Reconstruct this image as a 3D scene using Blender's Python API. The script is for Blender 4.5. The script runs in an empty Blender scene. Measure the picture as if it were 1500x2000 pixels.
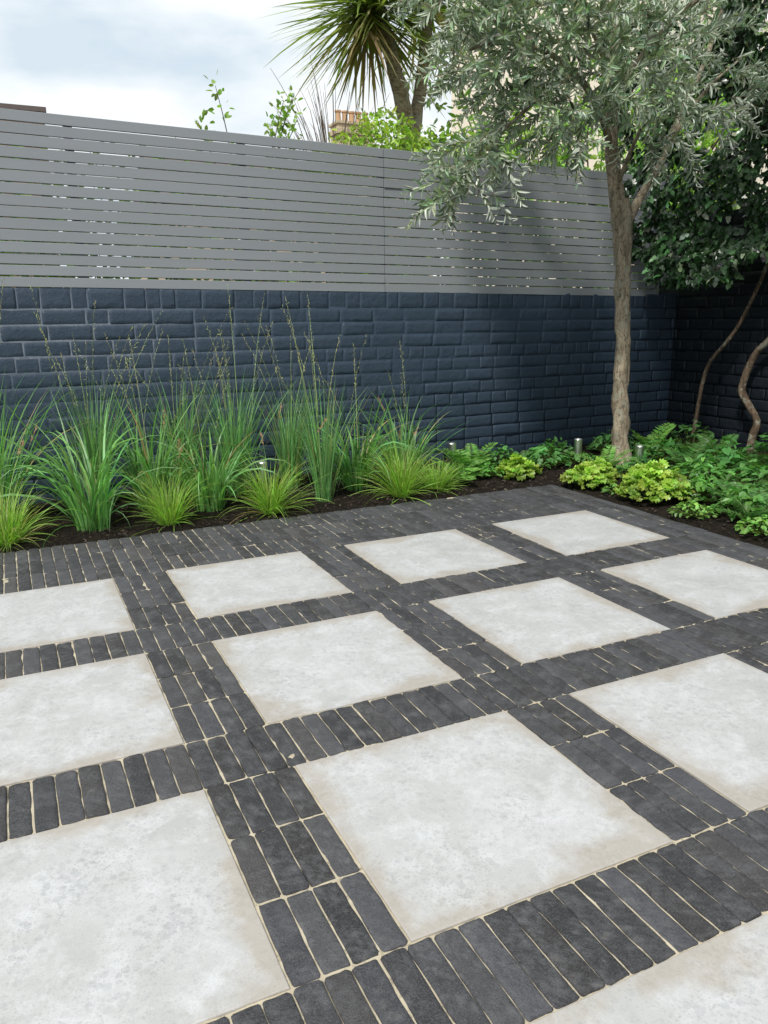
import bpy, math, random
import numpy as np
from mathutils import Matrix, Vector, noise as mnoise
rng=np.random.default_rng(7); random.seed(7)
scene=bpy.context.scene
COL=scene.collection
scene.view_settings.view_transform='Standard'; scene.view_settings.look='None'; scene.view_settings.exposure=0

# ---------------------------------------------------------------- materials
class NT:
    def __init__(s,name):
        s.m=bpy.data.materials.new(name); s.m.use_nodes=True; s.t=s.m.node_tree; s.t.nodes.clear()
        s.out=s.n('ShaderNodeOutputMaterial')
    def n(s,ty,**k):
        nd=s.t.nodes.new(ty)
        for a,v in k.items():
            if a.startswith('i_'):
                nd.inputs[a[2:].replace('_',' ')].default_value=v
            else: setattr(nd,a,v)
        return nd
    def l(s,a,b): s.t.links.new(a,b)
    def noise(s,vec,scale,detail=4,rough=.55,dist=0):
        nd=s.n('ShaderNodeTexNoise'); nd.inputs['Scale'].default_value=scale; nd.inputs['Detail'].default_value=detail
        nd.inputs['Roughness'].default_value=rough; nd.inputs['Distortion'].default_value=dist
        if vec is not None: s.l(vec,nd.inputs['Vector'])
        return nd.outputs['Fac']
    def ramp(s,fac,a,b,ca=(0,0,0,1),cb=(1,1,1,1)):
        nd=s.n('ShaderNodeValToRGB'); e=nd.color_ramp.elements
        ca=tuple(ca)+(1,)*(4-len(ca)); cb=tuple(cb)+(1,)*(4-len(cb))
        e[0].position=a;e[0].color=ca;e[1].position=b;e[1].color=cb
        s.l(fac,nd.inputs[0]); return nd.outputs[0]
    def mix(s,f,a,b,mode='MIX'):
        nd=s.n('ShaderNodeMix'); nd.data_type='RGBA'; nd.blend_type=mode
        for sock,v in ((nd.inputs[0],f),(nd.inputs[6],a),(nd.inputs[7],b)):
            if hasattr(v,'links') or isinstance(v,bpy.types.NodeSocket): s.l(v,sock)
            else: sock.default_value=v
        return nd.outputs[2]
    def math(s,op,a,b=None):
        nd=s.n('ShaderNodeMath'); nd.operation=op
        for i,v in enumerate((a,b)):
            if v is None: continue
            if isinstance(v,bpy.types.NodeSocket): s.l(v,nd.inputs[i])
            else: nd.inputs[i].default_value=v
        return nd.outputs[0]
    def bsdf(s,color,rough=.6,bump=None,bs=.3,bd=.002,spec=.5):
        p=s.n('ShaderNodeBsdfPrincipled'); 
        if isinstance(color,bpy.types.NodeSocket): s.l(color,p.inputs['Base Color'])
        else: p.inputs['Base Color'].default_value=color
        if isinstance(rough,bpy.types.NodeSocket): s.l(rough,p.inputs['Roughness'])
        else: p.inputs['Roughness'].default_value=rough
        p.inputs['Specular IOR Level'].default_value=spec
        if bump is not None:
            b=s.n('ShaderNodeBump'); b.inputs['Strength'].default_value=bs; b.inputs['Distance'].default_value=bd
            s.l(bump,b.inputs['Height']); s.l(b.outputs[0],p.inputs['Normal'])
        s.l(p.outputs[0],s.out.inputs[0]); return p
def C(r,g,b): return (r,g,b,1)

def m_slab():
    t=NT('pale_mottled_stone'); tc=t.n('ShaderNodeTexCoord'); oi=t.n('ShaderNodeObjectInfo')
    cx=t.n('ShaderNodeCombineXYZ'); t.l(t.math('MULTIPLY',oi.outputs['Random'],37.),cx.inputs[0]); t.l(t.math('MULTIPLY',oi.outputs['Random'],91.),cx.inputs[1])
    va=t.n('ShaderNodeVectorMath'); t.l(tc.outputs['Object'],va.inputs[0]); t.l(cx.outputs[0],va.inputs[1]); v=va.outputs[0]
    big=t.noise(v,4,5,.6); med=t.noise(v,22,5,.65); sm=t.noise(v,52,6,.75); fine=t.noise(v,260,3,.7)
    msk=t.ramp(t.noise(v,6,4,.6),.38,.62,C(.25,.25,.25),C(1,1,1))   # where speckle gathers
    c=t.mix(t.ramp(big,.35,.66),C(.382,.382,.372),C(.462,.468,.468))
    c=t.mix(t.math('MULTIPLY',t.ramp(t.noise(v,9,8,.78,.3),.46,.64),.8),c,C(.52,.53,.535))
    spots=t.ramp(t.math('ADD',t.math('MULTIPLY',sm,.65),t.math('MULTIPLY',big,.36)),.53,.60)
    c=t.mix(t.math('MULTIPLY',t.math('MULTIPLY',spots,.5),msk),c,C(.285,.295,.302))
    vo=t.n('ShaderNodeTexVoronoi'); vo.inputs['Scale'].default_value=44; t.l(v,vo.inputs['Vector'])
    bl=t.ramp(t.math('SUBTRACT',vo.outputs['Distance'],t.math('MULTIPLY',med,.64)),-.13,-.06,C(1,1,1),C(0,0,0))
    c=t.mix(t.math('MULTIPLY',t.math('MULTIPLY',bl,.42),msk),c,C(.305,.313,.32))
    vo2=t.n('ShaderNodeTexVoronoi'); vo2.inputs['Scale'].default_value=130; t.l(v,vo2.inputs['Vector'])
    b2=t.ramp(t.math('SUBTRACT',vo2.outputs['Distance'],t.math('MULTIPLY',sm,.62)),-.12,-.04,C(1,1,1),C(0,0,0))
    c=t.mix(t.math('MULTIPLY',t.math('MULTIPLY',b2,.40),msk),c,C(.26,.263,.262))
    c=t.mix(t.math('MULTIPLY',t.ramp(fine,.50,.72),.42),c,C(.31,.305,.295))
    sx=t.n('ShaderNodeSeparateXYZ'); t.l(tc.outputs['Object'],sx.inputs[0])
    dx=t.math('SUBTRACT',.297,t.math('ABSOLUTE',sx.outputs[0])); dy=t.math('SUBTRACT',.302,t.math('ABSOLUTE',sx.outputs[1]))
    d=t.math('MINIMUM',dx,dy); d=t.math('ADD',d,t.math('MULTIPLY',t.math('SUBTRACT',med,.5),-.10)); d=t.math('ADD',d,t.math('MULTIPLY',t.math('SUBTRACT',big,.5),-.34))
    e=t.ramp(d,-.025,.062,C(1,1,1),C(0,0,0))
    c=t.mix(t.math('MULTIPLY',e,.62),c,C(.305,.262,.205))
    t.bsdf(c,t.ramp(med,.2,.8,C(.5,.5,.5),C(.7,.7,.7)),t.math('ADD',fine,t.math('MULTIPLY',med,1.5)),.3,.0015,.35)
    return t.m
def m_paver():
    t=NT('charcoal_clay_brick'); tc=t.n('ShaderNodeTexCoord'); v=tc.outputs['Object']; at=t.n('ShaderNodeAttribute',attribute_name='Col')
    a=t.noise(v,14,5,.65); b=t.noise(v,55,4,.7); f=t.noise(v,330,3,.7)
    dust=t.math('MULTIPLY',t.ramp(t.math('ADD',t.math('MULTIPLY',a,.6),t.math('MULTIPLY',b,.4)),.46,.64),.6)
    c=t.mix(dust,at.outputs['Color'],C(.118,.121,.130))
    c=t.mix(t.math('MULTIPLY',t.ramp(t.noise(v,28,5,.7),.58,.72),.35),c,C(.18,.165,.14))
    c=t.mix(t.math('MULTIPLY',t.ramp(f,.45,.8),.6),c,C(.15,.15,.152))
    c=t.mix(t.ramp(f,.2,.42,C(.8,.8,.8),C(0,0,0)),c,C(.012,.012,.014))
    t.bsdf(c,.72,t.math('ADD',t.math('MULTIPLY',f,1.2),t.math('MULTIPLY',b,2.2)),.8,.0035,.35); return t.m
def m_sand():
    t=NT('joint_sand'); v=t.n('ShaderNodeTexCoord').outputs['Object']
    c=t.mix(t.ramp(t.noise(v,9,4,.6),.3,.7),C(.42,.37,.27),C(.62,.56,.42)); f=t.noise(v,500,3,.7)
    c=t.mix(t.ramp(t.noise(v,45,4,.7),.54,.68,C(.0,.0,.0),C(.7,.7,.7)),c,C(.13,.11,.08))
    c=t.mix(t.math('MULTIPLY',f,.45),c,C(.28,.23,.16)); t.bsdf(c,.95,f,.8,.002,.1); return t.m
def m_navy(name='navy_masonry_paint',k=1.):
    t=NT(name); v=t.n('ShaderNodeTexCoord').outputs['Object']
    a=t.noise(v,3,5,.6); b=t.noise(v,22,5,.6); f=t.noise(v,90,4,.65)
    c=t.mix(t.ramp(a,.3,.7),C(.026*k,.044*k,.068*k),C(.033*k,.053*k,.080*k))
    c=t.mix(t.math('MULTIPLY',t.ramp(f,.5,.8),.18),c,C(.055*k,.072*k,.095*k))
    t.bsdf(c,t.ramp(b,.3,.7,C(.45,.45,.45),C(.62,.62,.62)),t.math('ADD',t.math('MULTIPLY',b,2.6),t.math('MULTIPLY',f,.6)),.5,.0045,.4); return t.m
def m_fence():
    t=NT('grey_painted_timber'); tc=t.n('ShaderNodeTexCoord'); mp=t.n('ShaderNodeMapping'); mp.inputs['Scale'].default_value=(1,8,14); t.l(tc.outputs['Object'],mp.inputs[0])
    at=t.n('ShaderNodeAttribute',attribute_name='Col')
    a=t.noise(mp.outputs[0],4,5,.6); g=t.noise(mp.outputs[0],30,4,.6)
    c=t.mix(t.math('MULTIPLY',a,.3),at.outputs['Color'],C(.17,.185,.205)); t.bsdf(c,.5,g,.12,.001,.4); return t.m
def m_soil():
    t=NT('dark_soil'); v=t.n('ShaderNodeTexCoord').outputs['Object']; a=t.noise(v,30,6,.7); b=t.noise(v,140,4,.7)
    c=t.mix(t.ramp(a,.35,.7),C(.010,.008,.007),C(.034,.026,.019)); t.bsdf(c,.95,t.math('ADD',a,b),1.,.012,.1); return t.m
def m_attr(name,rough=.6,trans=.25,back=None,spec=.4,nscale=8,tcol=1.5):
    t=NT(name); at=t.n('ShaderNodeAttribute',attribute_name='Col'); v=t.n('ShaderNodeTexCoord').outputs['Object']
    c=t.mix(t.math('MULTIPLY',t.noise(v,nscale,2,.5),.2),at.outputs['Color'],C(0,0,0))
    if back is not None:
        g=t.n('ShaderNodeNewGeometry'); c2=t.mix(g.outputs['Backfacing'],c,back)
    else: c2=c
    p=t.bsdf(c2,rough,None,spec=spec)
    if trans>0:
        tr=t.n('ShaderNodeBsdfTranslucent'); t.l(t.mix(1.,c,C(tcol,tcol*1.15,tcol*.5),'MULTIPLY'),tr.inputs[0])
        mx=t.n('ShaderNodeMixShader'); mx.inputs[0].default_value=trans; t.l(p.outputs[0],mx.inputs[1]); t.l(tr.outputs[0],mx.inputs[2]); t.l(mx.outputs[0],t.out.inputs[0])
    return t.m
def m_bark(name,c1,c2,sc=(14,14,4),dk=.3,bd=.008):
    t=NT(name); tc=t.n('ShaderNodeTexCoord'); mp=t.n('ShaderNodeMapping'); mp.inputs['Scale'].default_value=sc; t.l(tc.outputs['Object'],mp.inputs[0])
    a=t.noise(mp.outputs[0],2,6,.7,.6); b=t.noise(mp.outputs[0],9,5,.7)
    c=t.mix(t.ramp(a,.40,.56),c1,c2); c=t.mix(t.ramp(b,.36,.48,C(.85,.85,.85),C(0,0,0)),c,C(c1[0]*dk,c1[1]*dk,c1[2]*dk))
    c=t.mix(t.math('MULTIPLY',t.ramp(t.noise(tc.outputs['Object'],16,4,.6),.54,.62),.6),c,C(.29,.30,.24))
    c=t.mix(t.math('MULTIPLY',t.ramp(t.noise(tc.outputs['Object'],34,4,.6),.58,.66),.7),c,C(.07,.06,.045))
    t.bsdf(c,.85,t.math('ADD',a,b),.9,bd,.2); return t.m
def m_brickwall(name,c1,c2,mort):
    t=NT(name); tc=t.n('ShaderNodeTexCoord'); mp=t.n('ShaderNodeMapping'); mp.inputs['Rotation'].default_value=(math.pi/2,0,0); t.l(tc.outputs['Object'],mp.inputs[0])
    b=t.n('ShaderNodeTexBrick'); b.inputs['Color1'].default_value=c1;b.inputs['Color2'].default_value=c2;b.inputs['Mortar'].default_value=mort
    b.inputs['Scale'].default_value=1;b.inputs['Brick Width'].default_value=.225;b.inputs['Row Height'].default_value=.075;b.inputs['Mortar Size'].default_value=.008
    t.l(mp.outputs[0],b.inputs[0]); c=t.mix(t.math('MULTIPLY',t.noise(tc.outputs['Object'],2,4,.6),.4),b.outputs[0],mort); t.bsdf(c,.9,None,spec=.2); return t.m
def m_plain(name,c,rough=.5,metal=0,nz=20,amt=.25):
    t=NT(name); v=t.n('ShaderNodeTexCoord').outputs['Object']; n=t.noise(v,nz,4,.6)
    cc=t.mix(t.math('MULTIPLY',n,amt),c,C(c[0]*.4,c[1]*.4,c[2]*.4)); p=t.bsdf(cc,rough,n,.15,.002); p.inputs['Metallic'].default_value=metal; return t.m
SLAB=m_slab();PAVER=m_paver();SAND=m_sand();NAVY=m_navy();NAVY_SHADED=m_navy('shaded_navy_masonry_paint',.2);FENCE=m_fence();SOIL=m_soil()  # second navy: same paint darkened, side wall's shade put into its colour
M_OLIVE=m_attr('olive_leaf',.36,.2,C(.52,.57,.48),spec=.65)
M_GRASS=m_attr('grass_blade',.42,.35,spec=.5); M_SEED=m_attr('seed_head',.8,.15)
M_BROAD=m_attr('garden_leaf',.40,.38,spec=.5); M_IVY=m_attr('climber_leaf',.30,.12,spec=.6); M_FERN=m_attr('fern_leaf',.48,.35)
M_PALM=m_attr('sword_leaf',.42,.35); M_CHIP=m_attr('bark_chip',.9,0)
BARK=m_bark('olive_bark',C(.19,.15,.105),C(.39,.325,.235),dk=.35); BARKD=m_bark('dark_bark',C(.075,.052,.034),C(.16,.115,.078)); BARKP=m_bark('palm_bark',C(.22,.16,.10),C(.42,.34,.23),(10,10,30))
STEEL=m_plain('brushed_steel',C(.75,.75,.73),.3,1.,60,.15); BLACKP=m_plain('black_plastic',C(.02,.02,.02),.5)

# ---------------------------------------------------------------- mesh helpers
def obj(name,V,F,mats,col=None,parent=None,smooth=False,fm=None,loc=None):
    me=bpy.data.meshes.new(name)
    V=V.tolist() if hasattr(V,'tolist') else V; F=F.tolist() if hasattr(F,'tolist') else F
    me.from_pydata(V,[],F); 
    for m in (mats if isinstance(mats,list) else [mats]): me.materials.append(m)
    if fm is not None: me.polygons.foreach_set('material_index',np.asarray(fm,dtype=np.int32))
    if smooth: me.polygons.foreach_set('use_smooth',np.ones(len(me.polygons),dtype=bool))
    if col is not None:
        ca=me.color_attributes.new('Col','FLOAT_COLOR','POINT'); c=np.ones((len(me.vertices),4),dtype=np.float32); c[:,:3]=col; ca.data.foreach_set('color',c.ravel())
    me.update(); o=bpy.data.objects.new(name,me); COL.objects.link(o)
    if loc is not None: o.location=loc
    if parent is not None: o.parent=parent; o.matrix_parent_inverse=Matrix.Identity(4)
    return o
def empty(name,loc=(0,0,0)):
    e=bpy.data.objects.new(name,None); e.location=loc; e.empty_display_size=.2; COL.objects.link(e); return e
def tag(o,label,cat,group=None):
    o['label']=label;o['category']=cat
    if group:o['group']=group
def nrm(a): return a/np.maximum(np.linalg.norm(a,axis=-1,keepdims=True),1e-9)
LEAF=(np.array([[0,0,0],[.28,-.5,.06],[.68,-.38,.05],[1,0,-.04],[.68,.38,.05],[.28,.5,.06]]),np.array([[0,1,2,3],[0,3,4,5]]))
def lobed(nl,depth,ruf=.08):
    pts=[[.5,0,-.03]];n=nl*4
    for i in range(n):
        a=math.pi+2*math.pi*(i+.0)/n; r=.5*(1-depth*(.5+.5*math.cos(nl*(a-math.pi))) ) if nl else .5
        if i==0: r=.5*.25
        pts.append([.5+r*math.cos(a),r*math.sin(a),ruf*math.sin(i*2.1)*.6])
    F=[[0,1+i,1+(i+1)%n] for i in range(n)]
    return (np.array(pts),np.array(F))
HEU=lobed(7,.26,.16)
IVYL=(np.array([[0,0,0],[-.08,-.35,.03],[.25,-.5,-.02],[.42,-.3,.05],[.62,-.36,0],[1,0,-.08],[.62,.36,0],[.42,.3,.05],[.25,.5,-.02],[-.08,.35,.03],[.4,0,-.03]]),np.array([[0,1,10],[1,2,10],[2,3,10],[3,4,10],[4,5,10],[5,6,10],[6,7,10],[7,8,10],[8,9,10],[9,0,10]]))
def leaves(T,P,D,N,L,W,col):
    tv,tf=T; n=len(P);k=len(tv); D=nrm(D); S=nrm(np.cross(N,D)); N2=np.cross(D,S)
    L=np.broadcast_to(L,(n,));W=np.broadcast_to(W,(n,))
    V=P[:,None]+D[:,None]*(tv[None,:,0:1]*L[:,None,None])+S[:,None]*(tv[None,:,1:2]*W[:,None,None])+N2[:,None]*(tv[None,:,2:3]*L[:,None,None])
    F=tf[None]+(np.arange(n)*k)[:,None,None]
    cc=np.repeat(col,k,axis=0)
    return V.reshape(-1,3),F.reshape(-1,tf.shape[1]),cc
def merge(*parts):
    Vs=[];Fs=[];Cs=[];o=0
    for V,F,c in parts:
        Vs.append(np.asarray(V));Fs+= (np.asarray(F)+o).tolist();o+=len(V);Cs.append(c)
    return np.concatenate(Vs),Fs,np.concatenate(Cs)
def tube(pts,rad,seg=8,wob=0.):
    pts=np.asarray(pts,float);n=len(pts)
    V=[];F=[]
    tang=np.gradient(pts,axis=0);tang=nrm(tang)
    ref=np.array([1,0,0.]) if abs(tang[0][2])>.7 else np.array([0,0,1.])
    for i in range(n):
        a=nrm(np.cross(tang[i],ref)); b=np.cross(tang[i],a)
        for j in range(seg):
            th=2*math.pi*j/seg; r=rad[i]*(1+wob*mnoise.noise(Vector(pts[i]*9)+Vector((math.cos(th)*1.3,math.sin(th)*1.3,0))))
            V.append(pts[i]+r*(math.cos(th)*a+math.sin(th)*b))
    for i in range(n-1):
        for j in range(seg):
            j2=(j+1)%seg; F.append([i*seg+j,i*seg+j2,(i+1)*seg+j2,(i+1)*seg+j])
    return np.array(V),F
def spline(P,R,n):
    P=np.asarray(P,float);m=len(P);out=[];ro=[]
    for k in range(n):
        t=k/(n-1)*(m-1);i=min(int(t),m-2);f=t-i
        p0=P[max(i-1,0)];p1=P[i];p2=P[i+1];p3=P[min(i+2,m-1)]
        out.append(.5*((2*p1)+(-p0+p2)*f+(2*p0-5*p1+4*p2-p3)*f*f+(-p0+3*p1-3*p2+p3)*f**3)); ro.append(R[i]*(1-f)+R[i+1]*f)
    return np.array(out),ro
def tubes(lst):
    Vs=[];Fs=[];o=0
    for V,F in lst:
        Vs.append(V);Fs+=[[a+o for a in f] for f in F];o+=len(V)
    return np.concatenate(Vs),Fs
def box(x0,x1,y0,y1,z0,z1):
    V=np.array([[x,y,z] for x in (x0,x1) for y in (y0,y1) for z in (z0,z1)],float)
    F=[[0,1,3,2],[4,6,7,5],[0,4,5,1],[2,3,7,6],[0,2,6,4],[1,5,7,3]]
    return V,F
def jit(c,n,s=.2,hs=.08):
    c=np.asarray(c,float);k=1+rng.normal(0,s,(n,1)); return np.clip(c*k*(1+rng.normal(0,hs,(n,3))),0.002,.9)

# ---------------------------------------------------------------- ground
V=np.array([[-250,-250,-.09],[250,-250,-.09],[250,250,-.09],[-250,250,-.09]])
g=obj('ground',V,[[0,1,2,3]],SOIL); g['kind']='structure'
XR=2.455;YB=2.862
st=.04; xs=np.arange(-3,4.7,st); ys=np.arange(-3,4.1,st); nx,ny=len(xs),len(ys)
V=[]
for i,x in enumerate(xs):
    for j,y in enumerate(ys):
        z=-.018+.022*mnoise.noise(Vector((x*5,y*5,0)))+.012*mnoise.noise(Vector((x*17,y*17,3)))
        d=max(x-XR,y-YB); z+= .02*min(max(d,0)/.3,1)
        if d<.03: z=min(z,-.012)
        V.append([x,y,z])
F=[[i*ny+j,(i+1)*ny+j,(i+1)*ny+j+1,i*ny+j+1] for i in range(nx-1) for j in range(ny-1) if (xs[i+1]>XR+.01 or ys[j+1]>YB+.01)]
s=obj('soil',V,F,SOIL,smooth=True); s['kind']='structure'
def inbed(n):
    out=[]
    while len(out)<n:
        if random.random()<.6: out.append((random.uniform(-1.6,4.4),random.uniform(YB+.01,3.8)))
        else: out.append((random.uniform(XR+.01,4.4),random.uniform(.3,3.8)))
    return np.array(out)
n=9000; p=inbed(n);P=np.column_stack([p,rng.uniform(-.012,.014,n)]);D=np.column_stack([rng.normal(0,1,(n,2)),rng.normal(0,.25,n)]);N=np.column_stack([rng.normal(0,.4,(n,2)),np.ones(n)])
Vv,Ff,cc=leaves(LEAF,P,D,N,rng.uniform(.006,.030,n),rng.uniform(.004,.012,n),jit((.042,.031,.022),n,.6))
o=obj('bark_mulch',Vv,Ff,M_CHIP,cc); o['kind']='stuff'; tag(o,'dark brown bark mulch scattered over planting bed soil','mulch')

# ---------------------------------------------------------------- brick paving
SU,SV,PU,PV=.594,.604,.80648,.82
bricks=[]
def addb(x0,x1,y0,y1): bricks.append((x0,x1,y0,y1))
for r in range(-2,3):
    y0=r*PV-(PV-SV); y1=r*PV
    xa=-2*PU-(PU-SU); xb=XR
    nb=int(round((xb-xa)/(PU/16)));w=(xb-xa)/nb
    for k in range(nb): addb(xa+k*w,xa+(k+1)*w,y0,y1)
    for c in list(range(-2,3))+[3]:
        x0=c*PU-(PU-SU);x1=c*PU if c<3 else XR; x1=min(x1,XR)
        m=4 if c<3 else 5
        if c==3: x0=2*PU+SU
        for k in range(m):
            for q in range(3):
                addb(x0+(x1-x0)*k/m+(.0015 if k==0 else 0),x0+(x1-x0)*(k+1)/m-(.0015 if (k==m-1 and c<3) else 0),y1+SV*q/3,y1+SV*(q+1)/3)
ytop=2*PV+SV
xa=-2*PU-(PU-SU); nb=int(round((XR-xa)/(PU/16)));w=(XR-xa)/nb
for q in range(3):
    for k in range(nb):
        addb(xa+k*w,xa+(k+1)*w,ytop+(YB-ytop)*q/3,ytop+(YB-ytop)*(q+1)/3)
def outline(hw,hl,r):
    pts=[]
    for cxs,cys,a0 in ((1,1,0),(-1,1,90),(-1,-1,180),(1,-1,270)):
        for k in range(4):
            a=math.radians(a0+30*k); pts.append((cxs*(hw-r)+r*math.cos(a),cys*(hl-r)+r*math.sin(a)))
        if a0==0: pts+= [(hw*.3,hl),(-hw*.3,hl)]
        if a0==90: pts+= [(-hw,hl*.6),(-hw,hl*.2),(-hw,-hl*.2),(-hw,-hl*.6)]
        if a0==180: pts+= [(-hw*.3,-hl),(hw*.3,-hl)]
        if a0==270: pts+= [(hw,-hl*.6),(hw,-hl*.2),(hw,hl*.2),(hw,hl*.6)]
    return np.array(pts)
Vs=[];Fs=[];Cs=[];off=0
for (x0,x1,y0,y1) in bricks:
    gap=random.uniform(.0005,.0014); ge=random.uniform(.0012,.0026)
    hw=(x1-x0)/2-gap; hl=(y1-y0)/2-ge; rr=random.uniform(.004,.009)
    o=outline(hw,hl,rr); n=len(o)
    o=o+rng.normal(0,.0005,(n,2))
    a=random.gauss(0,.003); ca,sa=math.cos(a),math.sin(a)
    def tr(q): return np.column_stack([q[:,0]*ca-q[:,1]*sa+(x0+x1)/2,q[:,0]*sa+q[:,1]*ca+(y0+y1)/2])
    dz=random.gauss(0,.0010);tx,ty=random.gauss(0,.018),random.gauss(0,.006)
    ch=random.uniform(.0022,.0038)
    rings=[(o,-.03),(o,-.0060),(o*np.array([(hw-ch*.35)/hw,(hl-ch*.35)/hl]),-.0020),(o*np.array([(hw-ch)/hw,(hl-ch)/hl]),-.0003),(o*np.array([(hw-.009)/hw,(hl-.010)/hl]),0.)]
    for k,(q,z) in enumerate(rings):
        qq=tr(q); zz=np.full(n,z)+dz+ (q[:,0]*tx+q[:,1]*ty if k>0 else 0)
        if 0<k<4: zz=zz+rng.normal(0,.0006,n)
        Vs.append(np.column_stack([qq,zz]))
        for j in range(n):
            if k<4: Fs.append([off+k*n+j,off+k*n+(j+1)%n,off+(k+1)*n+(j+1)%n,off+(k+1)*n+j])
    Fs.append([off+4*n+j for j in range(n)])
    b=random.choice([.026,.031,.036,.041,.047,.055,.063]); tint=random.choice([(1,1,1.10),(1,1.01,1.07),(1.05,1,1.),(.98,1,1.12)])
    Cs.append(np.tile(np.array([b*tint[0],b*tint[1],b*tint[2]]),(5*n,1))); off+=5*n
nbk=len(Fs)
sx=np.arange(xa,XR+.001,.0197);sy=np.arange(-2*PV-(PV-SV),YB+.001,.0197);mx,my=len(sx),len(sy)
sv=np.array([[x,y,-.0042+.0040*mnoise.noise(Vector((x*24,y*24,0)))] for x in sx for y in sy])
Fs+=[[off+i*my+j,off+(i+1)*my+j,off+(i+1)*my+j+1,off+i*my+j+1] for i in range(mx-1) for j in range(my-1)]
Vs.append(sv);Cs.append(np.tile([.5,.45,.3],(len(sv),1)))
Vall=np.concatenate(Vs);fm=np.zeros(len(Fs),int);fm[nbk:]=1
o=obj('paving',Vall,Fs,[PAVER,SAND],np.concatenate(Cs),smooth=True,fm=fm);o['kind']='structure'
def slabmesh():
    hx,hy=SU/2-.002,SV/2-.002; R=[(0,-.04),(0,-.0022),(.0008,-.0006),(.0024,.0)]
    V=[];F=[]
    for ins,z in R:
        for sxx,syy in ((1,1),(-1,1),(-1,-1),(1,-1)): V.append([sxx*(hx-ins),syy*(hy-ins),z])
    for k in range(3):
        for j in range(4): F.append([k*4+j,k*4+(j+1)%4,(k+1)*4+(j+1)%4,(k+1)*4+j])
    F.append([12,13,14,15]); return V,F
base=None
for c in range(-2,3):
    for r in range(-2,3):
        if c==-2 and r<0: continue
        if base is None:
            V,F=slabmesh(); base=obj('paving_slab',V,F,SLAB); o=base
        else: o=base.copy(); COL.objects.link(o); o.name='paving_slab'
        o.location=(c*PU+SU/2,r*PV+SV/2,.0012+random.gauss(0,.0004))
        tag(o,'square pale grey mottled stone paving slab framed by charcoal bricks','paving slab','pale square slabs set in the brick patio')

# ---------------------------------------------------------------- walls (painted brick)
def brickwall(length,height,shear=0.,seed=1):
    R=random.Random(seed); Vs=[];Fs=[];off=0
    us=[-1,-.95,-.8,-.3,.3,.8,.95,1];vs=[-1,-.84,-.4,.4,.84,1];NU,NV=8,6
    def rbox(x0,x1,z0,z1,dep):
        nonlocal off
        hx,hz=(x1-x0)/2,(z1-z0)/2; cx,cz=(x0+x1)/2,(z0+z1)/2
        tilt=R.gauss(0,.005);tl2=R.gauss(0,.009); sd=R.uniform(0,99)
        for u in us:
            for w in vs:
                edge=(abs(u)==1 or abs(w)==1); near=(abs(u)>.9 or abs(w)>.7)
                px=u*hx;pz=w*hz
                if abs(u)==1 and abs(w)==1: px*=.975;pz*=.94
                nz=mnoise.noise(Vector((px*11+sd,pz*16,sd)))
                if edge: y=.0006
                else: y=-dep*(.82 if near else 1.)+nz*.0019+px*tilt+pz*tl2
                px+=.0028*mnoise.noise(Vector((sd+3,(cx+px)*14,(cz+pz)*30))); pz+=.003*mnoise.noise(Vector(((cx+px)*16,sd,(cz+pz)*20)))
                Vs.append([cx+px,y,cz+pz])
        for i in range(NU-1):
            for j in range(NV-1):
                Fs.append([off+i*NV+j,off+(i+1)*NV+j,off+(i+1)*NV+j+1,off+i*NV+j+1])
        off+=NU*NV
    ch=.085; z=-.12; top=height-.118
    nrow=int(round((top-z)/ch)); ch=(top-z)/nrow
    for row in range(nrow):
        z0=z+row*ch; hdr=(row%4==2); bl=.122 if hdr else .24
        x=-R.uniform(0,.02)-(0 if row%2 else bl/2)
        while x<length:
            b=bl*R.uniform(.95,1.05)
            if not hdr and R.random()<.08: b=.122
            wob=R.gauss(0,.0012)
            rbox(x+.003,x+b-.003,z0+.003+wob,z0+ch-.003+wob,max(.0016,.0031+R.gauss(0,.0012))); x+=b
    x=-.02
    while x<length:
        b=R.choice([.085,.1,.12,.16,.2]); rbox(x+.003,x+b-.003,top+.003,height+R.gauss(0,.002),.0036+R.gauss(0,.0014)); x+=b
    V=np.array(Vs);V[:,0]=np.clip(V[:,0],0,length)
    bv,bf=box(0,length,0.,.215,-.12,height-.004)
    F=Fs+[[a+off for a in f] for f in bf]
    V=np.concatenate([V,bv]); V[:,2]+=np.where(V[:,2]>0,shear*V[:,0]*V[:,2],0)
    return V,F
V,F=brickwall(6.75,1.21,-.006,3)
w=obj('brick_wall',V,F,NAVY,smooth=True,loc=(-2.2,3.80,0)); w.rotation_euler=(0,0,.03)
tag(w,'long navy painted brick garden wall carrying slatted fence','wall')
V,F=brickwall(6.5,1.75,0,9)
w=obj('brick_wall',V,F,NAVY_SHADED,smooth=True,loc=(4.50,4.2,0)); w.rotation_euler=(0,0,-math.pi/2+.0)
tag(w,'shaded navy painted brick wall behind climber stems','wall')

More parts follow.
